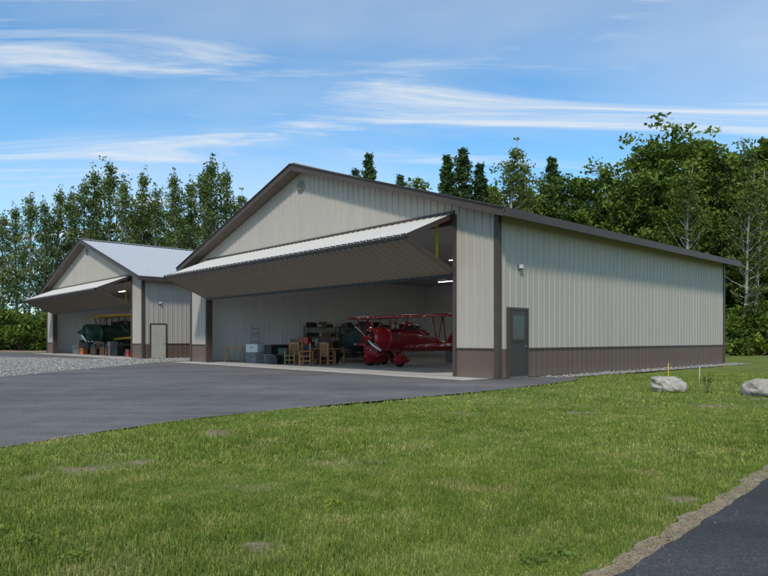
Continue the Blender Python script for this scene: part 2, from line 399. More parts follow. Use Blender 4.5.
    if s_off<1:
        b.box((.045,.60,1.02),(.052,1.30,1.98),dm); b.box((.052,.66,1.08),(.056,1.24,1.92),M_glass)
    b.tube([(.045,1.33,.98),(.10,1.33,.98),(.10,1.22,.98)],[.015,.015,.012],M_chrome,8)
    b.build('walk_door',parent=e)
    b=B(); b.box((.02,.97,3.34),(.05,1.13,3.50),M_grey); b.box((.05,.985,3.36),(.13,1.115,3.48),M_white); b.box((.06,.99,3.335),(.12,1.11,3.36),M_glass); b.build('wall_lamp',parent=e,bevel=.01)
    for xx in (-3.5,-7.5,-11.5,-15.5):
        for yy in (3,7,11,15):
            b=B(); b.box((xx-.6,yy-.07,4.86),(xx+.6,yy+.07,4.925),M_white); b.box((xx-.57,yy-.05,4.845),(xx+.57,yy+.05,4.86),M_led); b.build('ceiling_light',parent=e)
    b=B(); b.add([(-W+.1,-1.25,.014),(-.25,-1.25,.014),(-.25,D-.1,.014),(-W+.1,D-.1,.014)],[(0,1,2,3)],M_conc); b.build('concrete_floor',parent=e)
    box(e,'floor_joint',(X0,-.02,.0145),(X1,.02,.018),M_dark)
    return e
hangar(0,M_door_lower); hangar(26.5,M_door_lower_shade)

# ------------------------------------------------------------------ ground
asph=[(-8,-8),(-6.5,1),(-5.2,4.5),(-4.23,6.98),(-3.66,8.18),(-2.8,9.63),(-1.46,11.03),(.32,12.68),(2.73,14.95),(4.29,16.8),(5.3,18.1),(5.95,19.1),(5.75,19.75),(5.1,20.3),(3.9,19.6),P(1,1)[:2],P(19.5,1)[:2],P(19.9,-.3)[:2],P(22,-.6)[:2],P(24,-.6)[:2],P(26.4,-.3)[:2],P(27,1)[:2],P(48,1)[:2],(-48,58),(-48,-8)]
def wob(pts,i0,i1,amp,step=.18):
    o=[];ph=0
    for i in range(len(pts)):
        o.append(pts[i])
        if i0<=i<i1:
            a=np.array(pts[i]);b=np.array(pts[i+1]); ll=np.linalg.norm(b-a); n=max(2,int(ll/step)); d=(b-a)/ll; q=np.array([-d[1],d[0]])
            for k in range(1,n):
                u=ph+ll*k/n
                w=(math.sin(u*3.1)*.35+math.sin(u*7.7+1)*.3+math.sin(u*17+2)*.2)+random.uniform(-.25,.25)
                o.append(tuple(a+(b-a)*k/n+q*w*amp))
            ph+=ll
    return o
asph=wob(asph,2,11,.045,.08)
poly_sheet('asphalt_driveway',asph,.004,M_asph)
grav=[(-11.9,19.5),(-11.8,24.5),(-11.3,34.2),P(20.6,-.5)[:2],P(20.4,6)[:2],P(26.1,6)[:2],P(26.2,-1.2)[:2],P(29,-3)[:2],P(50,-6)[:2],(-60,42),(-60,19.5)]
grav=wob(grav,0,2,.15)
poly_sheet('gravel_bed',grav,.008,M_gravel)
strip=wob([P(-.95,1.9)[:2],P(-1.1,17)[:2],P(-1.0,18.8)[:2],P(-.05,18.8)[:2],P(-.05,1.9)[:2]],0,1,.1)
poly_sheet('gravel_strip',strip,.009,M_gravel)
path=[(-2.5,-.5),(1.17,3.21),(2.04,4.09),(3.27,5.42),(8,10.3),(16,18),(24,24),(28,22),(14,6),(4,-4),(-2,-4)]
path=wob(path,0,5,.02,.05)
poly_sheet('asphalt_path',path,.006,M_path)
sandc=[(-2.6,-.43),(1.07,3.28),(1.94,4.17),(3.16,5.51),(7.9,10.4),(15.95,18.09)]
sand=wob(sandc,0,5,.05,.05)+[(16.1,17.9),(8.1,10.2),(3.4,5.3),(1.3,3.1),(-2.3,-.6)]
poly_sheet('sand_verge',sand,.003,M_sand)
poly_sheet('soil_clearing',wob([(26,44),(34,42),(60,46),(80,60),(40,66),(26,56)],0,4,.3,.4),.005,M_soil)
poly_sheet('soil_clearing',[(-31,56),(-48,59),(-90,60),(-90,72),(-36,70),(-27,60)],.005,M_soil)
poly_sheet('mulch_bed',wob([(7.2,12.55),(7.9,12.35),(8.9,12.4),(9.4,12.7),(8.8,12.95),(7.7,12.85),(7.2,12.6)],0,6,.08,.1),.005,M_soil)
bare=[(-2.88,5.94,.40,.26),(-.72,3.7,.20,.15),(2.28,4.88,.20,.16),(1.33,10.42,.45,.3),(3.2,10.4,.35,.25),(-2.2,8.3,.35,.35),(5.9,11.6,.45,.3),(-2.45,6.2,.3,.16),(-3.1,5.6,.15,.2),(-.1,6.3,.14,.14),(4.4,7.2,.2,.2)]
def vn(X,Y,s,k):
    r=0
    for i in range(5):
        a=k*1.7+i*2.1; r=r+np.sin((X*math.cos(a)+Y*math.sin(a))*s*(1+.37*i)+k*3+i*1.3+.8*np.sin((X*math.sin(a)-Y*math.cos(a))*s*.8+i))
    return r/5
def bare_f(X,Y):
    r=np.zeros(X.shape)
    Xn=X+.12*vn(X,Y,7,1)+.05*vn(X,Y,19,4); Yn=Y+.12*vn(X,Y,7,2)+.05*vn(X,Y,19,3)
    for (a,b,rx,ry) in bare:
        r=np.maximum(r,.92*np.exp(-(((Xn-a)/rx)**2+((Yn-b)/ry)**2)))
    q=np.clip((vn(X,Y,2.6,5)+.6*vn(X,Y,8,6)-.72)*1.6,0,.35)
    return np.maximum(r,q)
xs=np.concatenate([[-1500,-600,-200,-80,-40,-25],np.linspace(-14,20,420),[28,40,80,200,600,1500]])
ys=np.concatenate([[-1500,-300,-60,-15,-5],np.linspace(0,22,280),[26,35,50,80,150,400,900,2500]])
XX,YY=np.meshgrid(xs,ys); nx,ny=len(xs),len(ys)
dist=np.hypot(XX,YY)
und=-.02*(1+np.sin(XX*1.1+.5*np.sin(YY*.9))*np.sin(YY*1.3+1))*(dist<30)
V=np.stack([XX.ravel(),YY.ravel(),und.ravel()],1)
I=np.arange(nx*ny).reshape(ny,nx)
F=np.stack([I[:-1,:-1].ravel(),I[:-1,1:].ravel(),I[1:,1:].ravel(),I[1:,:-1].ravel()],1)
bf_=bare_f(XX,YY)*(dist<26)
me=np_mesh('ground',V,F,[M_ground],col=bf_.ravel(),attr='bare'); me.polygons.foreach_set('use_smooth',np.ones(len(F),bool)); g=bpy.data.objects.new('ground',me); link(g)

def blades(n,y0,y1,hh,ww):
    Y=np.sqrt(rng.uniform(y0**2,y1**2,n)); X=rng.uniform(-1,1,n)*(Y*.70+.5)
    ok=~inside(asph,X,Y)&~inside(path,X,Y)&~inside(strip,X,Y)
    q=(X-C[0])*R[0]+(Y-C[1])*R[1]; s=(X-C[0])*L[0]+(Y-C[1])*L[1]
    ok&=~((s>-.02)&(q>-.02))
    ok&=rng.uniform(0,1,n)>bare_f(X,Y)*1.25
    sd=inside(sand,X,Y); ok&=~(sd&(rng.uniform(0,1,n)>.12))
    pat=.5+.5*vn(X,Y,3.1,3)
    ok&=rng.uniform(0,1,n)<.66+.6*pat
    X,Y,pat=X[ok],Y[ok],pat[ok]; n=len(X)
    h=hh*rng.uniform(.45,1.2,n)*(.6+.75*pat); tuft=rng.uniform(0,1,n)>.988; h[tuft]*=1.6
    w=ww*rng.uniform(.6,1.3,n); a=rng.uniform(0,6.283,n); l=rng.uniform(0,6.283,n); lean=rng.uniform(.2,1.3,n)*h
    dx,dy=np.cos(a)*w,np.sin(a)*w; lx,ly=np.cos(l)*lean,np.sin(l)*lean; z0=np.full(n,-.03)
    v0=np.stack([X-dx,Y-dy,z0],1);v1=np.stack([X+dx,Y+dy,z0],1)
    v2=np.stack([X+lx*.4+dx*.7,Y+ly*.4+dy*.7,h*.6],1);v3=np.stack([X+lx*.4-dx*.7,Y+ly*.4-dy*.7,h*.6],1)
    v4=np.stack([X+lx+dx*.12,Y+ly+dy*.12,h],1);v5=np.stack([X+lx-dx*.12,Y+ly-dy*.12,h],1)
    V=np.stack([v0,v1,v2,v3,v4,v5],1).reshape(-1,3); o=np.arange(n)[:,None]*6
    F=np.concatenate([o+np.array([0,1,2,3]),o+np.array([3,2,4,5])],0)
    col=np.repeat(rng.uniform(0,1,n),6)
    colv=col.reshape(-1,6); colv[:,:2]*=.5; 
    return V,F,colv.ravel()
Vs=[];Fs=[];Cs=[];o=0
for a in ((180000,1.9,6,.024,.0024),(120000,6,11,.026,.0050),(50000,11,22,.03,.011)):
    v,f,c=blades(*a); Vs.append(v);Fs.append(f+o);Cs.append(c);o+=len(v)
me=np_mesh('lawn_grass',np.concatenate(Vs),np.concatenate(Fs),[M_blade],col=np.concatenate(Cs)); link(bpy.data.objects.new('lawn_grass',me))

def stones(name,polys,mat,avoid=None):
    Vs=[];Fs=[];o=0
    base=np.array([[1,0,0],[0,1,0],[-1,0,0],[0,-1,0],[0,0,.8],[0,0,-.8]],float)
    fc=np.array([[0,1,4],[1,2,4],[2,3,4],[3,0,4],[1,0,5],[2,1,5],[3,2,5],[0,3,5]])
    for poly,n,s0,s1,bb in polys:
        X=rng.uniform(bb[0],bb[1],n);Y=rng.uniform(bb[2],bb[3],n); ok=inside(poly,X,Y)
        if avoid is not None: ok&=~(inside(avoid,X,Y)&(rng.uniform(0,1,n)>.06))
        X,Y=X[ok],Y[ok]
        for x,y in zip(X,Y):
            s=rng.uniform(s0,s1); v=base*s*rng.uniform(.6,1.2,(6,3)); a=rng.uniform(0,6.28); ca,sa=math.cos(a),math.sin(a)
            v=np.stack([v[:,0]*ca-v[:,1]*sa+x,v[:,0]*sa+v[:,1]*ca+y,v[:,2]*.7+.007+s*.2],1)
            Vs.append(v);Fs.append(fc+o);o+=6
    me=np_mesh(name,np.concatenate(Vs),np.concatenate(Fs),[mat]); link(bpy.data.objects.new(name,me))
stones('gravel_stones',[(strip,14000,.02,.05,(3,20,18,33)),(grav,14000,.025,.06,(-26,-9.5,19,40))],M_stone)
stones('sand_pebbles',[(sand,50000,.003,.009,(.5,7,2.7,9.5))],M_pebble,path)

def boulder(loc,sc,seed):
    import bmesh
    from mathutils import noise as mn
    bm=bmesh.new(); bmesh.ops.create_icosphere(bm,subdivisions=5,radius=1)
    for v in bm.verts:
        p=v.co.copy(); d=mn.noise(p*.9+Vector((seed,0,0)))*.45+mn.noise(p*2.3+Vector((0,seed,0)))*.18+mn.noise(p*6+Vector((0,seed,0)))*.05
        q=p*(1+d); q.z=max(q.z,-.55)
        if q.z>.62: q.z=.62+(q.z-.62)*.4
        v.co=q
    me=bpy.data.meshes.new('boulder'); bm.to_mesh(me); bm.free()
    me.materials.append(M_rock); me.polygons.foreach_set('use_smooth',np.ones(len(me.polygons),bool))
    o=bpy.data.objects.new('boulder',me); link(o); o.location=loc; o.scale=sc; o.rotation_euler=(0,0,seed); return o
boulder((6.62,14.75,.14),(.45,.36,.26),.4)
boulder((8.1,13.4,.13),(.40,.36,.30),2.7)
b=B(); b.tube([(0,0,0),(0.01,0,.62)],[.006,.006],M_yellow,6); b.build('marker_stake',(6.9,15.4,0))
b=B(); b.tube([(0,0,0),(0.02,0,.5)],[.007,.007],M_white,6); b.build('marker_stake',(7.9,15.9,0))

# plants
def leaf_geo(Cn,size,asp=.5):
    n=len(Cn); a=rng.normal(size=(n,3)); a/=np.linalg.norm(a,axis=1)[:,None]
    b=rng.normal(size=(n,3)); b[:,2]*=.5; b-=a*(a*b).sum(1)[:,None]; b/=np.linalg.norm(b,axis=1)[:,None]
    s=size[:,None]
    V=np.stack([Cn-a*s,Cn+b*s*asp,Cn+a*s,Cn-b*s*asp],1).reshape(-1,3)
    F=np.arange(n*4).reshape(n,4); return V,F
def sphere_pts(n,pw=.45):
    d=rng.normal(size=(n,3)); d/=np.linalg.norm(d,axis=1)[:,None]; return d*(rng.uniform(0,1,n)**pw)[:,None]
def assemble(name,tubes,clumps,mats,asp=.55):
    Vs=[];Fs=[];Ms=[];Cs=[];S=[];o=0
    for pts,rad,n in tubes:
        v,f=tube_geo(pts,rad,n); v=np.array(v); f=np.array(f); Vs.append(v);Fs.append(f+o);o+=len(v);Ms.append(np.zeros(len(f)));Cs.append(np.zeros(len(v)));S.append(np.ones(len(f),bool))
    for Cn,sz,col in clumps:
        v,f=leaf_geo(Cn,sz,asp); Vs.append(v);Fs.append(f+o);o+=len(v);Ms.append(np.ones(len(f)));Cs.append(np.repeat(col,4));S.append(np.zeros(len(f),bool))
    return np_mesh(name,np.concatenate(Vs),np.concatenate(Fs),mats,np.concatenate(Ms),np.concatenate(Cs),np.concatenate(S))
def decid(name,H,wid,c0,nl,per,mats,seed,up=.8,lsz=.14,prof=None,shape=1.0,flat=.7):
    global rng; rng=np.random.default_rng(seed)
    tubes=[];cl=[]
    lean=rng.uniform(-.04,.04,2)*H
    def tp(f): return np.array([lean[0]*f*f+.12*math.sin(f*7+seed),lean[1]*f*f+.12*math.cos(f*5+seed),H*f*.96])
    r0=H*.0105
    tubes.append(([tp(f) for f in np.linspace(0,1,12)],[r0*(1-f)**.8+.015 for f in np.linspace(0,1,12)],8))
    def clump(cc,rc,f):
        n=int(per*rc**1.6*rng.uniform(.6,1.2))
        q=sphere_pts(n)*np.array([rc,rc,rc*flat])+cc
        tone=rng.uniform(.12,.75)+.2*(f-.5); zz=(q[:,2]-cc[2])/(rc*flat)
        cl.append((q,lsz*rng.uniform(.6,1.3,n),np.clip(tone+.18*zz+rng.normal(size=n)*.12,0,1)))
    for i in range(nl):
        f=c0+(1-c0)*((i+.5)/nl)**.9+rng.uniform(-.02,.02); f=min(f,.985)
        u=(f-c0)/(1-c0); w=wid*(prof(u))*rng.uniform(.6,1.2)
        az=i*2.4+rng.uniform(-.5,.5); b0=tp(f*.93); el=up*rng.uniform(.5,1.2)*(0.6+.7*u)
        d=np.array([math.cos(az)*math.cos(el),math.sin(az)*math.cos(el),math.sin(el)])
        pts=[b0]; 
        for k in range(1,5):
            dd=d+np.array([0,0,.12*k*rng.uniform(0,1)]); dd+=rng.normal(size=3)*.12; pts.append(pts[-1]+dd*w/4)
        rr=r0*.38*(1-f*.7)
        tubes.append((pts,[rr*(1-k/4.6)+.006 for k in range(5)],5))
        nc=max(3,int(3+w*1.25))
        for k in range(nc):
            t=rng.uniform(.2,1.08); j=min(3,int(t*4)); p=pts[j]+(pts[min(j+1,4)]-pts[j])*(t*4-j)
            off=rng.normal(size=3)*w*.20; off[2]*=.7; cc=p+off; cc[2]=min(cc[2],H*.975-.15*np.hypot(cc[0],cc[1]))
            clump(cc,rng.uniform(.4,.95)*shape,f)
    for f in np.linspace(.80,.99,8):
        clump(tp(f)+rng.normal(size=3)*.35*wid*.2,rng.uniform(.5,.8)*shape*(1.25-.6*(f-.8)/.2),f)
    return assemble(name,tubes,cl,mats)
def conif(name,H,wid,seed,gap=.42,c0=.1):
    global rng; rng=np.random.default_rng(seed)
    tubes=[([np.array([.05*math.sin(f*5),.05*math.cos(f*4),H*f]) for f in np.linspace(0,1,9)],[H*.011*(1-f)+.012 for f in np.linspace(0,1,9)],7)]; cl=[]
    z=H*c0; k=0
    while z<H*.985:
        f=(z/H-c0)/(1-c0); Lm=wid*((1-f)**.72*.95+.05)*(.85+.2*math.sin(k*1.7))
        for j in range(rng.integers(5,8)):
            az=rng.uniform(0,6.283); Lb=Lm*rng.uniform(.55,1.2); d=np.array([math.cos(az),math.sin(az),0.]); 
            pts=[np.array([0,0,z])+d*Lb*t+np.array([0,0,Lb*(.18*t-.2*t*t+ .3*f*t)]) for t in (0,.35,.7,1)]
            if Lb>.5: tubes.append((pts,[.03*(1-f)+.01,.02,.012,.004],4))
            n=int(13*Lb+8); t=rng.uniform(.12,1,n)
            q=np.stack([np.interp(t,(0,.35,.7,1),[p[i] for p in pts]) for i in range(3)],1)
            sp=.26*Lb*(1.1-t)+.14; side=np.array([-d[1],d[0],0.]); q+=side*(rng.uniform(-1,1,n)*sp)[:,None]*1.3; q[:,2]+=rng.normal(size=n)*.12
            col=np.clip(.3+.35*t+rng.normal(size=n)*.13+rng.uniform(-.1,.1),0,1); cl.append((q,rng.uniform(.14,.30,n),col))
        z+=gap*rng.uniform(.7,1.25)*(1-.4*f); k+=1
    return assemble(name,tubes,cl,[M_bark,M_needle],.34)
pb=lambda u: .35+.75*math.sin(math.pi*min(1,max(0,u*.9+.08)))**.8 if u<.92 else .35
pa=lambda u: max(.22,(.45+.6*math.sin(math.pi*(u*.85+.1)))*(1 if u<.6 else 1-(u-.6)*1.5))
T_broad=[decid('maple_tree',20,4.4,.14,36,60,[M_bark,M_leaf],11,.75,.20,pb,1.15),decid('maple_tree',20,4.0,.12,38,60,[M_bark,M_leaf],12,.7,.20,pb,1.1),decid('oak_tree',20,5.0,.18,36,60,[M_bark,M_leaf],13,.6,.20,pb,1.2)]
T_asp=[decid('aspen_tree',20,2.6,.20,42,58,[M_aspbark,M_aspen],21,1.0,.15,pa,.85,1.0),decid('aspen_tree',20,2.2,.26,38,58,[M_birch,M_aspen],22,1.05,.15,pa,.8,1.05),decid('aspen_tree',20,2.9,.16,42,54,[M_aspbark,M_aspen],23,.95,.15,pa,.85,.95)]
T_bir=[decid('birch_tree',20,2.8,.28,34,55,[M_birch,M_birchl],31,.95,.14,pa,.85)]
T_con=[conif('pine_tree',20,3.8,41),conif('spruce_tree',20,3.3,42,.36,.05)]
def bushmesh(seed):
    global rng; rng=np.random.default_rng(seed); cl=[];tb=[]
    for i in range(26):
        c=np.array([rng.normal()*1.1,rng.normal()*.9,rng.uniform(.2,2.3)]); rc=rng.uniform(.35,.7); n=int(90*rc)
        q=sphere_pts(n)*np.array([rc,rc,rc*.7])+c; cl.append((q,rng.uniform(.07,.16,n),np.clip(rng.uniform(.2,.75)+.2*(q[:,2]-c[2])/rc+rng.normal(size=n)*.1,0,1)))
        tb.append(([np.array([c[0]*.2,c[1]*.2,0]),c*.6,c],[.025,.015,.006],4))
    return assemble('shrub',tb,cl,[M_bark,M_bush])
T_bush=[bushmesh(51),bushmesh(52)]
def put(me,k,Y,H,parent=None,base=20.0,name=None,wx=1.0):
    o=bpy.data.objects.new(name or me.name.split('.')[0],me); link(o); o.location=(k*Y,Y,-.05); s=H/base
    o.scale=(s*wx,s*wx,s); o.rotation_euler=(0,0,random.uniform(0,6.28)); o.parent=parent; return o
A,Bd,BI,CO=T_asp,T_broad,T_bir,T_con
def kk(px): return (px-384)/634
def top(py,Y): return 1.2+(339-py)/634*Y
near=[
 (A,2,203,70),(A,16,196,72),(A,30,184,70),(A,45,190,75),(A,57,178,76),(A,70,181,80),(A,84,166,78),(A,98,158,80),(A,112,150,79),(A,128,168,78),(A,142,160,82),(A,156,178,80),(A,178,160,79),(A,190,168,82),(A,202,160,80),(A,215,144,79),(A,227,156,84),(BI,233,182,84),
 (CO,355,168,62),(CO,369,152,58),(Bd,385,182,66),(Bd,412,178,64),(CO,400,174,68),(CO,447,154,56),(CO,463,147,57),(CO,480,162,58),(BI,507,132,55),(BI,514,146,56),(Bd,493,176,62),(Bd,524,184,60),(A,538,164,62),(CO,552,156,66),(Bd,566,170,60),(Bd,585,174,62),(A,600,162,60),
 (Bd,622,165,58),(Bd,640,146,56),(Bd,662,136,56),(Bd,684,122,55),(Bd,708,136,57),(A,722,140,54),(BI,686,160,48),(Bd,742,150,58),(A,752,132,50),(BI,744,165,47),(BI,756,160,48),(Bd,770,124,52),(A,790,125,50),(Bd,815,130,52),(CO,840,140,52),
 (A,-20,190,72),(A,-45,185,72),(Bd,-70,190,74),(A,-95,180,74)]
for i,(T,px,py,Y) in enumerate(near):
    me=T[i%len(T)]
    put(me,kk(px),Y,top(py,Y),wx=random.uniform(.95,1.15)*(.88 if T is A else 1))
e=bpy.data.objects.new('distant_forest',None); link(e)
def prof_top(px):
    return float(np.interp(px,[-200,0,60,110,215,240,350,500,600,640,690,740,800,1000],[220,230,215,208,205,220,210,200,195,180,170,175,175,180]))
for Y,step in ((88,6),(100,8),(70,6)):
    x=-95
    while x<85:
        px=384+634*x/Y
        if Y==70 and not(-2<x<44): x+=step; continue
        T=random.choice([A,A,Bd,CO] if px<300 else [Bd,Bd,A,CO])
        H=top(prof_top(px)+random.uniform(-4,16),Y)
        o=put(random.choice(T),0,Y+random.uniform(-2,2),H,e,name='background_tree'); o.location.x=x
        x+=step*random.uniform(.7,1.3)
sh=bpy.data.objects.new('undergrowth',None); link(sh)
for i in range(40):
    px=random.uniform(722,900); Y=random.uniform(46,56); put(random.choice(T_bush),kk(px),Y,random.uniform(1.8,4.5),sh,base=2.6,name='shrub')
for i in range(50):
    px=random.uniform(-90,60); Y=random.uniform(67,74); put(random.choice(T_bush),kk(px),Y,random.uniform(2,5),sh,base=2.6,name='shrub')
for i in range(20):
    px=random.uniform(130,240); Y=random.uniform(70,76); put(random.choice(T_bush),kk(px),Y,random.uniform(2,5),sh,base=2.6,name='shrub')
rng=np.random.default_rng(99)
cl=[];tb=[]
for i in range(7):
    a=rng.uniform(0,6.28); t=np.array([math.cos(a)*.1,math.sin(a)*.1,rng.uniform(.25,.5)]); tb.append(([np.zeros(3),t*.6,t],[.006,.004,.002],4)); n=14
    cl.append((t*rng.uniform(.5,1.05,(n,1))+rng.normal(size=(n,3))*.02,rng.uniform(.015,.03,n),rng.uniform(.3,.9,n)))
o=bpy.data.objects.new('sapling',assemble('sapling',tb,cl,[M_bark,M_bush])); link(o); o.location=(7.35,14.4,0)
for (x,y,s) in ((-1.6,6.1,.8),(.98,3.5,1.0),(.8,3.42,.8),(-2.1,3.75,.9),(-2.45,3.9,1.0),(-1.7,3.5,.6),(.95,8.1,1.2),(1.0,9.2,1.0),(3.1,6.5,1.2),(2.6,3.95,.5),(-.35,4.6,.6),(-3.6,5.5,.9)):
    n=90; a=rng.uniform(0,6.28,n); r=rng.uniform(.01,.13,n)*s
    q=np.stack([np.cos(a)*r,np.sin(a)*r,rng.uniform(.01,.045,n)*s],1)
    o=bpy.data.objects.new('weed_clump',assemble('weed_clump',[],[(q,rng.uniform(.008,.018,n),rng.uniform(.65,1,n))],[M_bush,M_bush],.6)); link(o); o.location=(x,y,0)

# ------------------------------------------------------------------ biplane
def biplane(loc,rz,scale,Mf,Mw,Mw2,pants=True):
    b=B()
    b.loft([(0,-2.02,1.16,.30,.30),(0,-2.0,1.16,.38,.38),(0,-1.9,1.16,.45,.45),(0,-1.45,1.15,.48,.48),(0,-1.2,1.14,.47,.48)],Mf)
    b.loft([(0,-1.2,1.12,.43,.46),(0,-.5,1.08,.42,.47),(0,.3,1.03,.39,.46),(0,1.1,.95,.31,.37),(0,2.0,.86,.21,.27),(0,2.9,.77,.10,.17),(0,3.35,.73,.03,.08)],Mf,e=2.6)
    b.loft([(0,-2.035,1.16,.27,.27),(0,-2.03,1.16,.27,.27)],M_black)
    b.loft([(0,-2.36,1.16,.01,.01),(0,-2.28,1.16,.07,.07),(0,-2.12,1.16,.13,.13),(0,-2.04,1.16,.15,.15)],Mf)
    for sg in (1,-1):
        T=Matrix.Translation((0,-2.13,1.16))@Matrix.Rotation(math.radians(32)+(0 if sg>0 else math.pi),4,'Y')
        V=[];Fa=[]; n=8
        for i in range(n):
            f=i/(n-1); r=.08+.87*f; w=.035+.06*math.sin(math.pi*min(1,f*.9+.1)); tw=math.radians(50-35*f)
            if f==1: w=.02
            for (q,h) in ((-1,0),(0,.014),(1,0),(0,-.008)): V.append((r,q*w*math.sin(tw)*1.0+h,q*w*math.cos(tw)))
        for i in range(n-1):
            for k in range(4): Fa.append((i*4+k,i*4+(k+1)%4,(i+1)*4+(k+1)%4,(i+1)*4+k))
        b.add(V,Fa,M_chrome,True,T)
    b.loft([(0,-.62,1.5,.05,.02),(0,-.42,1.54,.26,.18),(0,.1,1.54,.31,.32),(0,.7,1.48,.28,.27),(0,1.4,1.34,.12,.06)],Mf)
    for sg in (1,-1):
        for (ya,yb) in ((-.38,.02),(.08,.55)): b.box((sg*.285-.035,ya,1.5),(sg*.285+.035,yb,1.70),M_glass)
    b.box((-.2,-.56,1.56),(.2,-.44,1.74),M_glass)
    up=[];lo=[]
    for x in (-3.15,-3.1,-2.95,-2.6,-1.5,0,1.5,2.6,2.95,3.1,3.15):
        a=abs(x); c=1.12*(1 if a<2.7 else (.92 if a<3 else (.68 if a<3.12 else .4))); sw=.12*a; up.append((x,-1.15+sw+(1.12-c)*.5,2.02,c,1))
    for x in (-2.95,-2.9,-2.75,-2.4,-1.4,-.35,.35,1.4,2.4,2.75,2.9,2.95):
        a=abs(x); c=1.04*(1 if a<2.5 else (.9 if a<2.8 else (.66 if a<2.92 else .4))); lo.append((x,-.62+(1.04-c)*.5,.78+.035*a,c,1))
    b.wing(up,Mw); b.wing(lo,Mw2)
    for sg in (1,-1):
        x=sg*2.25
        b.tube([(x,-.45,.9),(x,-.72,2.02)],[.028,.028],Mf,6); b.tube([(x,.1,.9),(x,-.12,2.02)],[.028,.028],Mf,6); b.tube([(x,-.42,.95),(x,-.15,1.98)],[.022,.022],Mf,6)
        b.tube([(sg*.35,-1.0,1.48),(sg*.55,-1.0,2.0)],[.022]*2,Mf,6); b.tube([(sg*.35,-.5,1.48),(sg*.55,-.35,2.0)],[.022]*2,Mf,6)
        b.tube([(sg*.42,-.3,.9),(x,-.6,2.02)],[.006]*2,M_chrome,4); b.tube([(sg*.5,-.7,2.02),(x,-.3,.88)],[.006]*2,M_chrome,4)
        b.tube([(sg*.34,-1.1,.78),(sg*.85,-1.2,.24)],[.05,.035],Mf,8); b.tube([(sg*.34,-.55,.74),(sg*.85,-1.15,.24)],[.035,.03],Mf,8)
        b.tube([(sg*.82,-1.2,.215),(sg*.97,-1.2,.215)],[.21,.21],M_black,20)
        if pants:
            b.loft([(sg*.89,-1.55,.26,.02,.03),(sg*.89,-1.48,.26,.10,.14),(sg*.89,-1.3,.28,.135,.20),(sg*.89,-1.1,.29,.13,.19),(sg*.89,-.8,.27,.08,.11),(sg*.89,-.6,.25,.015,.02)],Mf,14)
        b.wing([(sg*.02,2.55,.86,.75,.5),(sg*.8,2.7,.86,.6,.5),(sg*1.05,2.85,.86,.35,.5)],Mw2)
    V=[(-.025,2.55,.88),(-.025,3.0,1.5),(-.025,3.35,1.62),(-.025,3.6,1.45),(-.025,3.62,.8),(-.025,3.3,.66)]
    V2=[(.025,y,z) for _,y,z in V]; n=6
    b.add(V+V2,[tuple(range(n))[::-1],tuple(range(n,2*n))]+[(i,(i+1)%n,n+(i+1)%n,n+i) for i in range(n)],Mf)
    b.tube([(0,3.1,.66),(0,3.4,.14)],[.02,.02],M_dark,6); b.tube([(-.03,3.42,.09),(.03,3.42,.09)],[.09,.09],M_black,14)
    b.tube([(.3,-1.6,.78),(.3,-1.7,.66)],[.03,.03],M_chrome,8); b.tube([(-.3,-1.6,.78),(-.3,-1.7,.66)],[.03,.03],M_chrome,8)
    return b.build('biplane',loc,rz,scale)
biplane(P(8.6,4.6,.014),RZ,1.05,M_red,M_redwing,M_redwing)
biplane(P(39.5,3.6,.014),RZ,1.45,M_green,M_yel2,M_yel2,False)

# ------------------------------------------------------------------ hangar contents
def put_b(b,name,s,t,rot=0,sc=1,bev=.008): return b.build(name,P(s,t,.015),RZ+rot,sc,bevel=bev)
def chair(s,t,rot,mat,sc=1,z=0):
    b=B()
    for x in (-.24,.24):
        b.box((x-.025,-.25,0),(x+.025,-.2,.62),mat); b.box((x-.025,.2,0),(x+.025,.25,1.0),mat)
        b.box((x-.04,-.28,.62),(x+.04,.26,.65),mat); b.box((x-.015,-.2,.18),(x+.015,.2,.22),mat)
    b.box((-.25,-.26,.40),(.25,.24,.44),mat)
    for k in range(5): b.box((-.2+k*.09,.21,.46),(-.15+k*.09,.235,.98),mat)
    b.box((-.25,.2,.94),(.25,.255,1.03),mat); b.box((-.22,-.24,.2),(.22,-.21,.24),mat)
    o=put_b(b,'wooden_chair',s,t,rot,sc); o.location.z+=z
for a in ((12.9,1.5,.5,M_wood),(12.2,1.9,2.4,M_wood),(11.6,1.3,-.6,M_wood),(13.4,2.3,1.4,M_wood2),(11.1,2.2,3.3,M_wood),(12.4,2.6,.2,M_wood2)): chair(*a)
chair(12.2,3.0,1.2,M_wood2,.8,.76)
b=B(); b.box((-.8,-.45,.70),(.8,.45,.75),M_wood)
for x in (-.72,.72):
    for y in (-.38,.38): b.box((x-.035,y-.035,0),(x+.035,y+.035,.70),M_wood)
put_b(b,'wooden_table',12.2,3.0,.2)
def crate(s,t,w,d,h,mat,rot=0,z=0,name='storage_box',lid=None):
    b=B(); b.box((-w/2,-d/2,0),(w/2,d/2,h),mat); b.box((-w/2-.015,-d/2-.015,h*.86),(w/2+.015,d/2+.015,h*.97),lid or mat)
    b.box((-w*.12,-d/2-.03,h*.55),(w*.12,-d/2-.0,h*.62),M_dark)
    o=put_b(b,name,s,t,rot,1,.012); o.location.z+=z
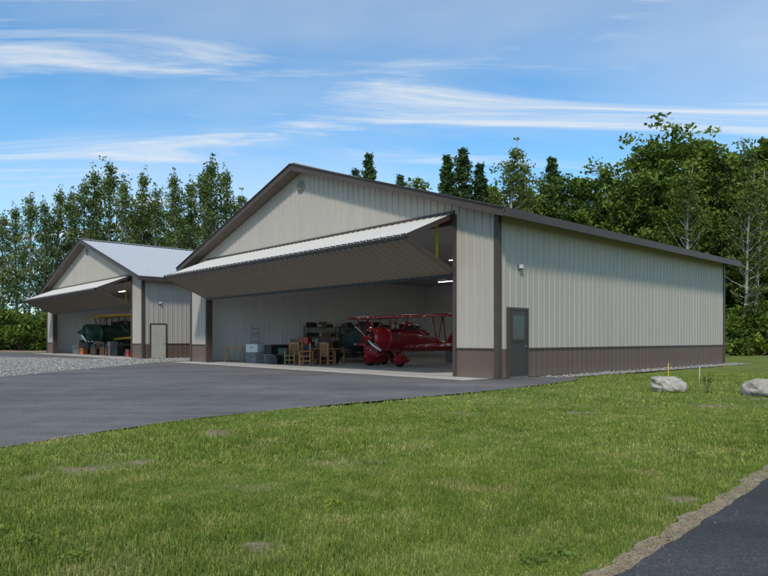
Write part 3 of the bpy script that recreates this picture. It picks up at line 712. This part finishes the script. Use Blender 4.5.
for a in ((16.6,1.8,.9,.55,.5,M_grey,.1),(16.6,1.8,.85,.5,.42,M_white,.2,.51),(15.9,1.5,.7,.5,.5,M_grey,-.2),(15.2,1.9,.6,.6,.45,M_card,.3),(15.2,1.9,.5,.5,.4,M_dark,.1,.46),(14.6,1.6,.55,.4,.4,M_blue,.4),(14.4,2.2,.7,.5,.75,M_green,.1),(16.2,3,.8,.6,.9,M_dark,.1),(14.2,3.2,.6,.6,.9,M_card,.2),(14.2,3.2,.5,.4,.35,M_red,.4,.92),(13.1,3.8,.9,.5,1.1,M_dark,.1),(9.9,9.5,.8,.6,1.0,M_grey,0),(7.5,12,1.2,.6,1.1,M_grey,0),
          (13.9,1.3,.4,.35,.3,M_dark,.3),(15.7,3.9,.8,.6,1.2,M_card,.1)): crate(*a[:6],*(a[6:]))
b=B(); b.box((-.45,-.25,.12),(.45,.25,1.0),M_red)
for k in range(5): b.box((-.42,-.268,.18+k*.16),(.42,-.25,.31+k*.16),M_red); b.box((-.25,-.285,.27+k*.16),(.25,-.269,.29+k*.16),M_chrome)
for x in (-.38,.38):
    for y in (-.2,.2): b.tube([(x-.02,y,.055),(x+.02,y,.055)],[.055,.055],M_black,12)
put_b(b,'tool_chest',10.3,4.3,.1)
for s,t,mt in ((13.6,2.9,M_blue),(16.0,2.3,M_dark)):
    b=B(); b.tube([(0,0,0),(0,0,.03),(0,0,.3),(0,0,.31),(0,0,.33),(0,0,.34),(0,0,.6),(0,0,.61),(0,0,.63),(0,0,.64),(0,0,.88)],[.27,.285,.285,.30,.30,.285,.285,.30,.30,.285,.285],mt,24); b.tube([(.12,.1,.88),(.12,.1,.90)],[.04,.04],M_chrome,10); put_b(b,'steel_drum',s,t,0,1,0)
def shelf(s,t,rot,w=2.4):
    b=B()
    for x in (-w/2,w/2):
        for y in (-.25,.25): b.box((x-.02,y-.02,0),(x+.02,y+.02,2.0),M_dark)
    r=random.Random(int(s*10+t))
    for k in range(4):
        z=.15+k*.58; b.box((-w/2+.021,-.27,z),(w/2-.021,.27,z+.03),M_wood2)
        x=-w/2+.1
        while x<w/2-.3:
            ww=r.uniform(.15,.4); hh=r.uniform(.12,.42); b.box((x,-.2,z+.031),(x+ww,.2,z+.031+hh),r.choice([M_card,M_white,M_grey,M_blue,M_red,M_green,M_dark,M_dark,M_wood2])); x+=ww+r.uniform(.03,.12)
    put_b(b,'storage_shelf',s,t,rot,1,.006)
for t in (8.2,10.9,13.6): shelf(19.4,t,math.pi/2)
shelf(11,17.3,0,3)
b=B(); b.loft([(0,-2.4,.9,.05,.1),(0,-2.1,.95,.5,.35),(0,-1,1.0,.95,.5),(0,.6,1.0,1.05,.52),(0,2.0,.95,1.0,.45),(0,2.3,.9,.9,.38)],M_teal,22,e=2.4)
b.loft([(0,-.7,1.35,.1,.1),(0,-.3,1.45,.6,.32),(0,.9,1.42,.65,.35),(0,1.6,1.3,.5,.2)],M_teal,18)
for sg in (1,-1):
    b.tube([(sg*1.1,.7,.3),(sg*1.28,.7,.3)],[.3,.3],M_black,20); b.tube([(sg*.5,-2.2,.42),(sg*.6,2.0,.42)],[.04,.04],M_dark,6)
b.tube([(-1.1,.7,.32),(1.1,.7,.32)],[.035,.035],M_dark,6); b.tube([(0,-3.2,.4),(0,-2.0,.42)],[.04,.04],M_dark,6)
put_b(b,'covered_boat',14.3,7.0,.9,1.1,0)
b=B(); b.box((-.25,-.8,.45),(.25,-.1,.78),M_red); b.box((-.35,-.1,.35),(.35,.75,.5),M_red); b.box((-.22,.25,.5),(.22,.65,.62),M_black); b.box((-.22,.6,.6),(.22,.7,.98),M_black)
b.tube([(0,-.05,.7),(0,.1,.95)],[.02,.02],M_dark,6); b.tube([(-.15,.1,.95),(0,.17,1.0),(.15,.1,.95)],[.015]*3,M_black,6)
for sg in (1,-1): b.tube([(sg*.33,-.6,.2),(sg*.47,-.6,.2)],[.2,.2],M_black,18); b.tube([(sg*.34,.45,.28),(sg*.56,.45,.28)],[.28,.28],M_black,18)
b.box((-.5,-.35,.15),(.5,.2,.28),M_red)
put_b(b,'lawn_tractor',11.2,5.6,.4,1,.02)
b=B(); b.box((-.5,-.05,.7),(.5,.05,.78),M_wood)
for x in (-.42,.42):
    for y in (-1,1): b.tube([(x,y*.03,.72),(x,y*.28,0)],[.025,.025],M_wood,6)
put_b(b,'sawhorse',17.6,1.2,.5)
b=B()
for x in (-.22,.22): b.box((x-.02,-.03,0),(x+.02,.03,2.0),M_chrome)
for k in range(6): b.box((-.2,-.015,.25+k*.3),(.2,.015,.28+k*.3),M_chrome)
o=put_b(b,'stepladder',19.6,3.6,math.pi/2); 
for a in ((42.5,1.2,.8,.5,.7,M_grey,.2),(41.2,1.0,.6,.5,.9,M_card,0),(38,1.1,.7,.5,.8,M_dark,0),(36.4,1.2,.9,.5,.6,M_wood2,0),(35.2,1.3,.5,.5,1.0,M_grey,0),(43.7,2,.6,.5,1.1,M_green,0),(31,1.0,.5,.5,.5,M_red,0),(40.2,.9,.4,.4,.5,M_orange,.3),(33.6,1.1,.6,.5,.7,M_dark,.2)): crate(*a[:6],*(a[6:]))
chair(37.2,.8,.3,M_wood2); chair(34.4,.8,-.3,M_wood2)
for t in (6,9,12): shelf(45.9,t,math.pi/2)
b=B(); b.tube([(0,0,0),(0,0,.9)],[.28,.28],M_blue,20); b.tube([(0,0,.9),(0,0,.93)],[.29,.29],M_dark,20); put_b(b,'trash_barrel',42.0,1.9,0,1,0)

# ------------------------------------------------------------------ world & light
w=bpy.data.worlds.new('World'); scene.world=w; w.use_nodes=True; nt=w.node_tree; nt.nodes.clear()
out=nt.nodes.new('ShaderNodeOutputWorld'); bg=nt.nodes.new('ShaderNodeBackground'); bg.inputs[1].default_value=.15
sky=nt.nodes.new('ShaderNodeTexSky'); sky.sky_type='NISHITA'; sky.sun_disc=False
el=math.radians(48); az=math.radians(195); sky.sun_elevation=el; sky.sun_rotation=az; sky.air_density=1.0; sky.dust_density=.2; sky.ozone_density=2.0
tc=nt.nodes.new('ShaderNodeTexCoord'); sp=nt.nodes.new('ShaderNodeSeparateXYZ'); nt.links.new(tc.outputs['Generated'],sp.inputs[0])
z=math_n(nt,'MAXIMUM',sp.outputs[2],.02); z2=math_n(nt,'ADD',z,.12)
cx=math_n(nt,'DIVIDE',sp.outputs[0],z2); cy=math_n(nt,'DIVIDE',sp.outputs[1],z2)
cb=nt.nodes.new('ShaderNodeCombineXYZ'); nt.links.new(cx,cb.inputs[0]); nt.links.new(cy,cb.inputs[1])
mp=nt.nodes.new('ShaderNodeMapping'); mp.inputs['Rotation'].default_value=(0,0,math.radians(28)); mp.inputs['Scale'].default_value=(.6,3.0,1); nt.links.new(cb.outputs[0],mp.inputs[0])
n1=noise(nt,mp.outputs[0],1.1,8,.62,.8)
mp2=nt.nodes.new('ShaderNodeMapping'); mp2.inputs['Rotation'].default_value=(0,0,math.radians(15)); mp2.inputs['Location'].default_value=(3,1,0); mp2.inputs['Scale'].default_value=(.5,.9,1); nt.links.new(cb.outputs[0],mp2.inputs[0])
n2=noise(nt,mp2.outputs[0],.7,5,.55,.3)
m1=ramp(nt,n1,[(.46,0),(.55,.35),(.66,1)]); m2=ramp(nt,n2,[(.46,0),(.70,.55)])
mk=math_n(nt,'MAXIMUM',m1,m2)
hz=math_n(nt,'SUBTRACT',1,math_n(nt,'MULTIPLY',sp.outputs[2],3.0),True); hz=math_n(nt,'MULTIPLY',hz,.22)
mk=math_n(nt,'ADD',mk,hz,True); mk=math_n(nt,'MULTIPLY',mk,.85)
skyc=mix(nt,1,sky.outputs[0],(.72,1.14,1.28),'MULTIPLY')
col=mix(nt,mk,skyc,(5.6,5.8,5.95))
nt.links.new(col,bg.inputs[0]); nt.links.new(bg.outputs[0],out.inputs[0])
sd=bpy.data.lights.new('sun','SUN'); sd.energy=3.0; sd.angle=math.radians(6); sd.color=(1,.94,.86)
so=bpy.data.objects.new('sun',sd); link(so)
dv=Vector((math.cos(el)*math.sin(az),math.cos(el)*math.cos(az),math.sin(el))); so.rotation_euler=dv.to_track_quat('Z','Y').to_euler(); so.location=(0,-20,40)

cam=bpy.data.cameras.new('camera'); co=bpy.data.objects.new('camera',cam); link(co); co.location=(0,0,1.2); co.rotation_euler=(math.radians(90),0,0)
cam.sensor_width=36; cam.lens=634/768*36; cam.shift_y=51/768; cam.clip_start=.05; cam.clip_end=5000
scene.camera=co
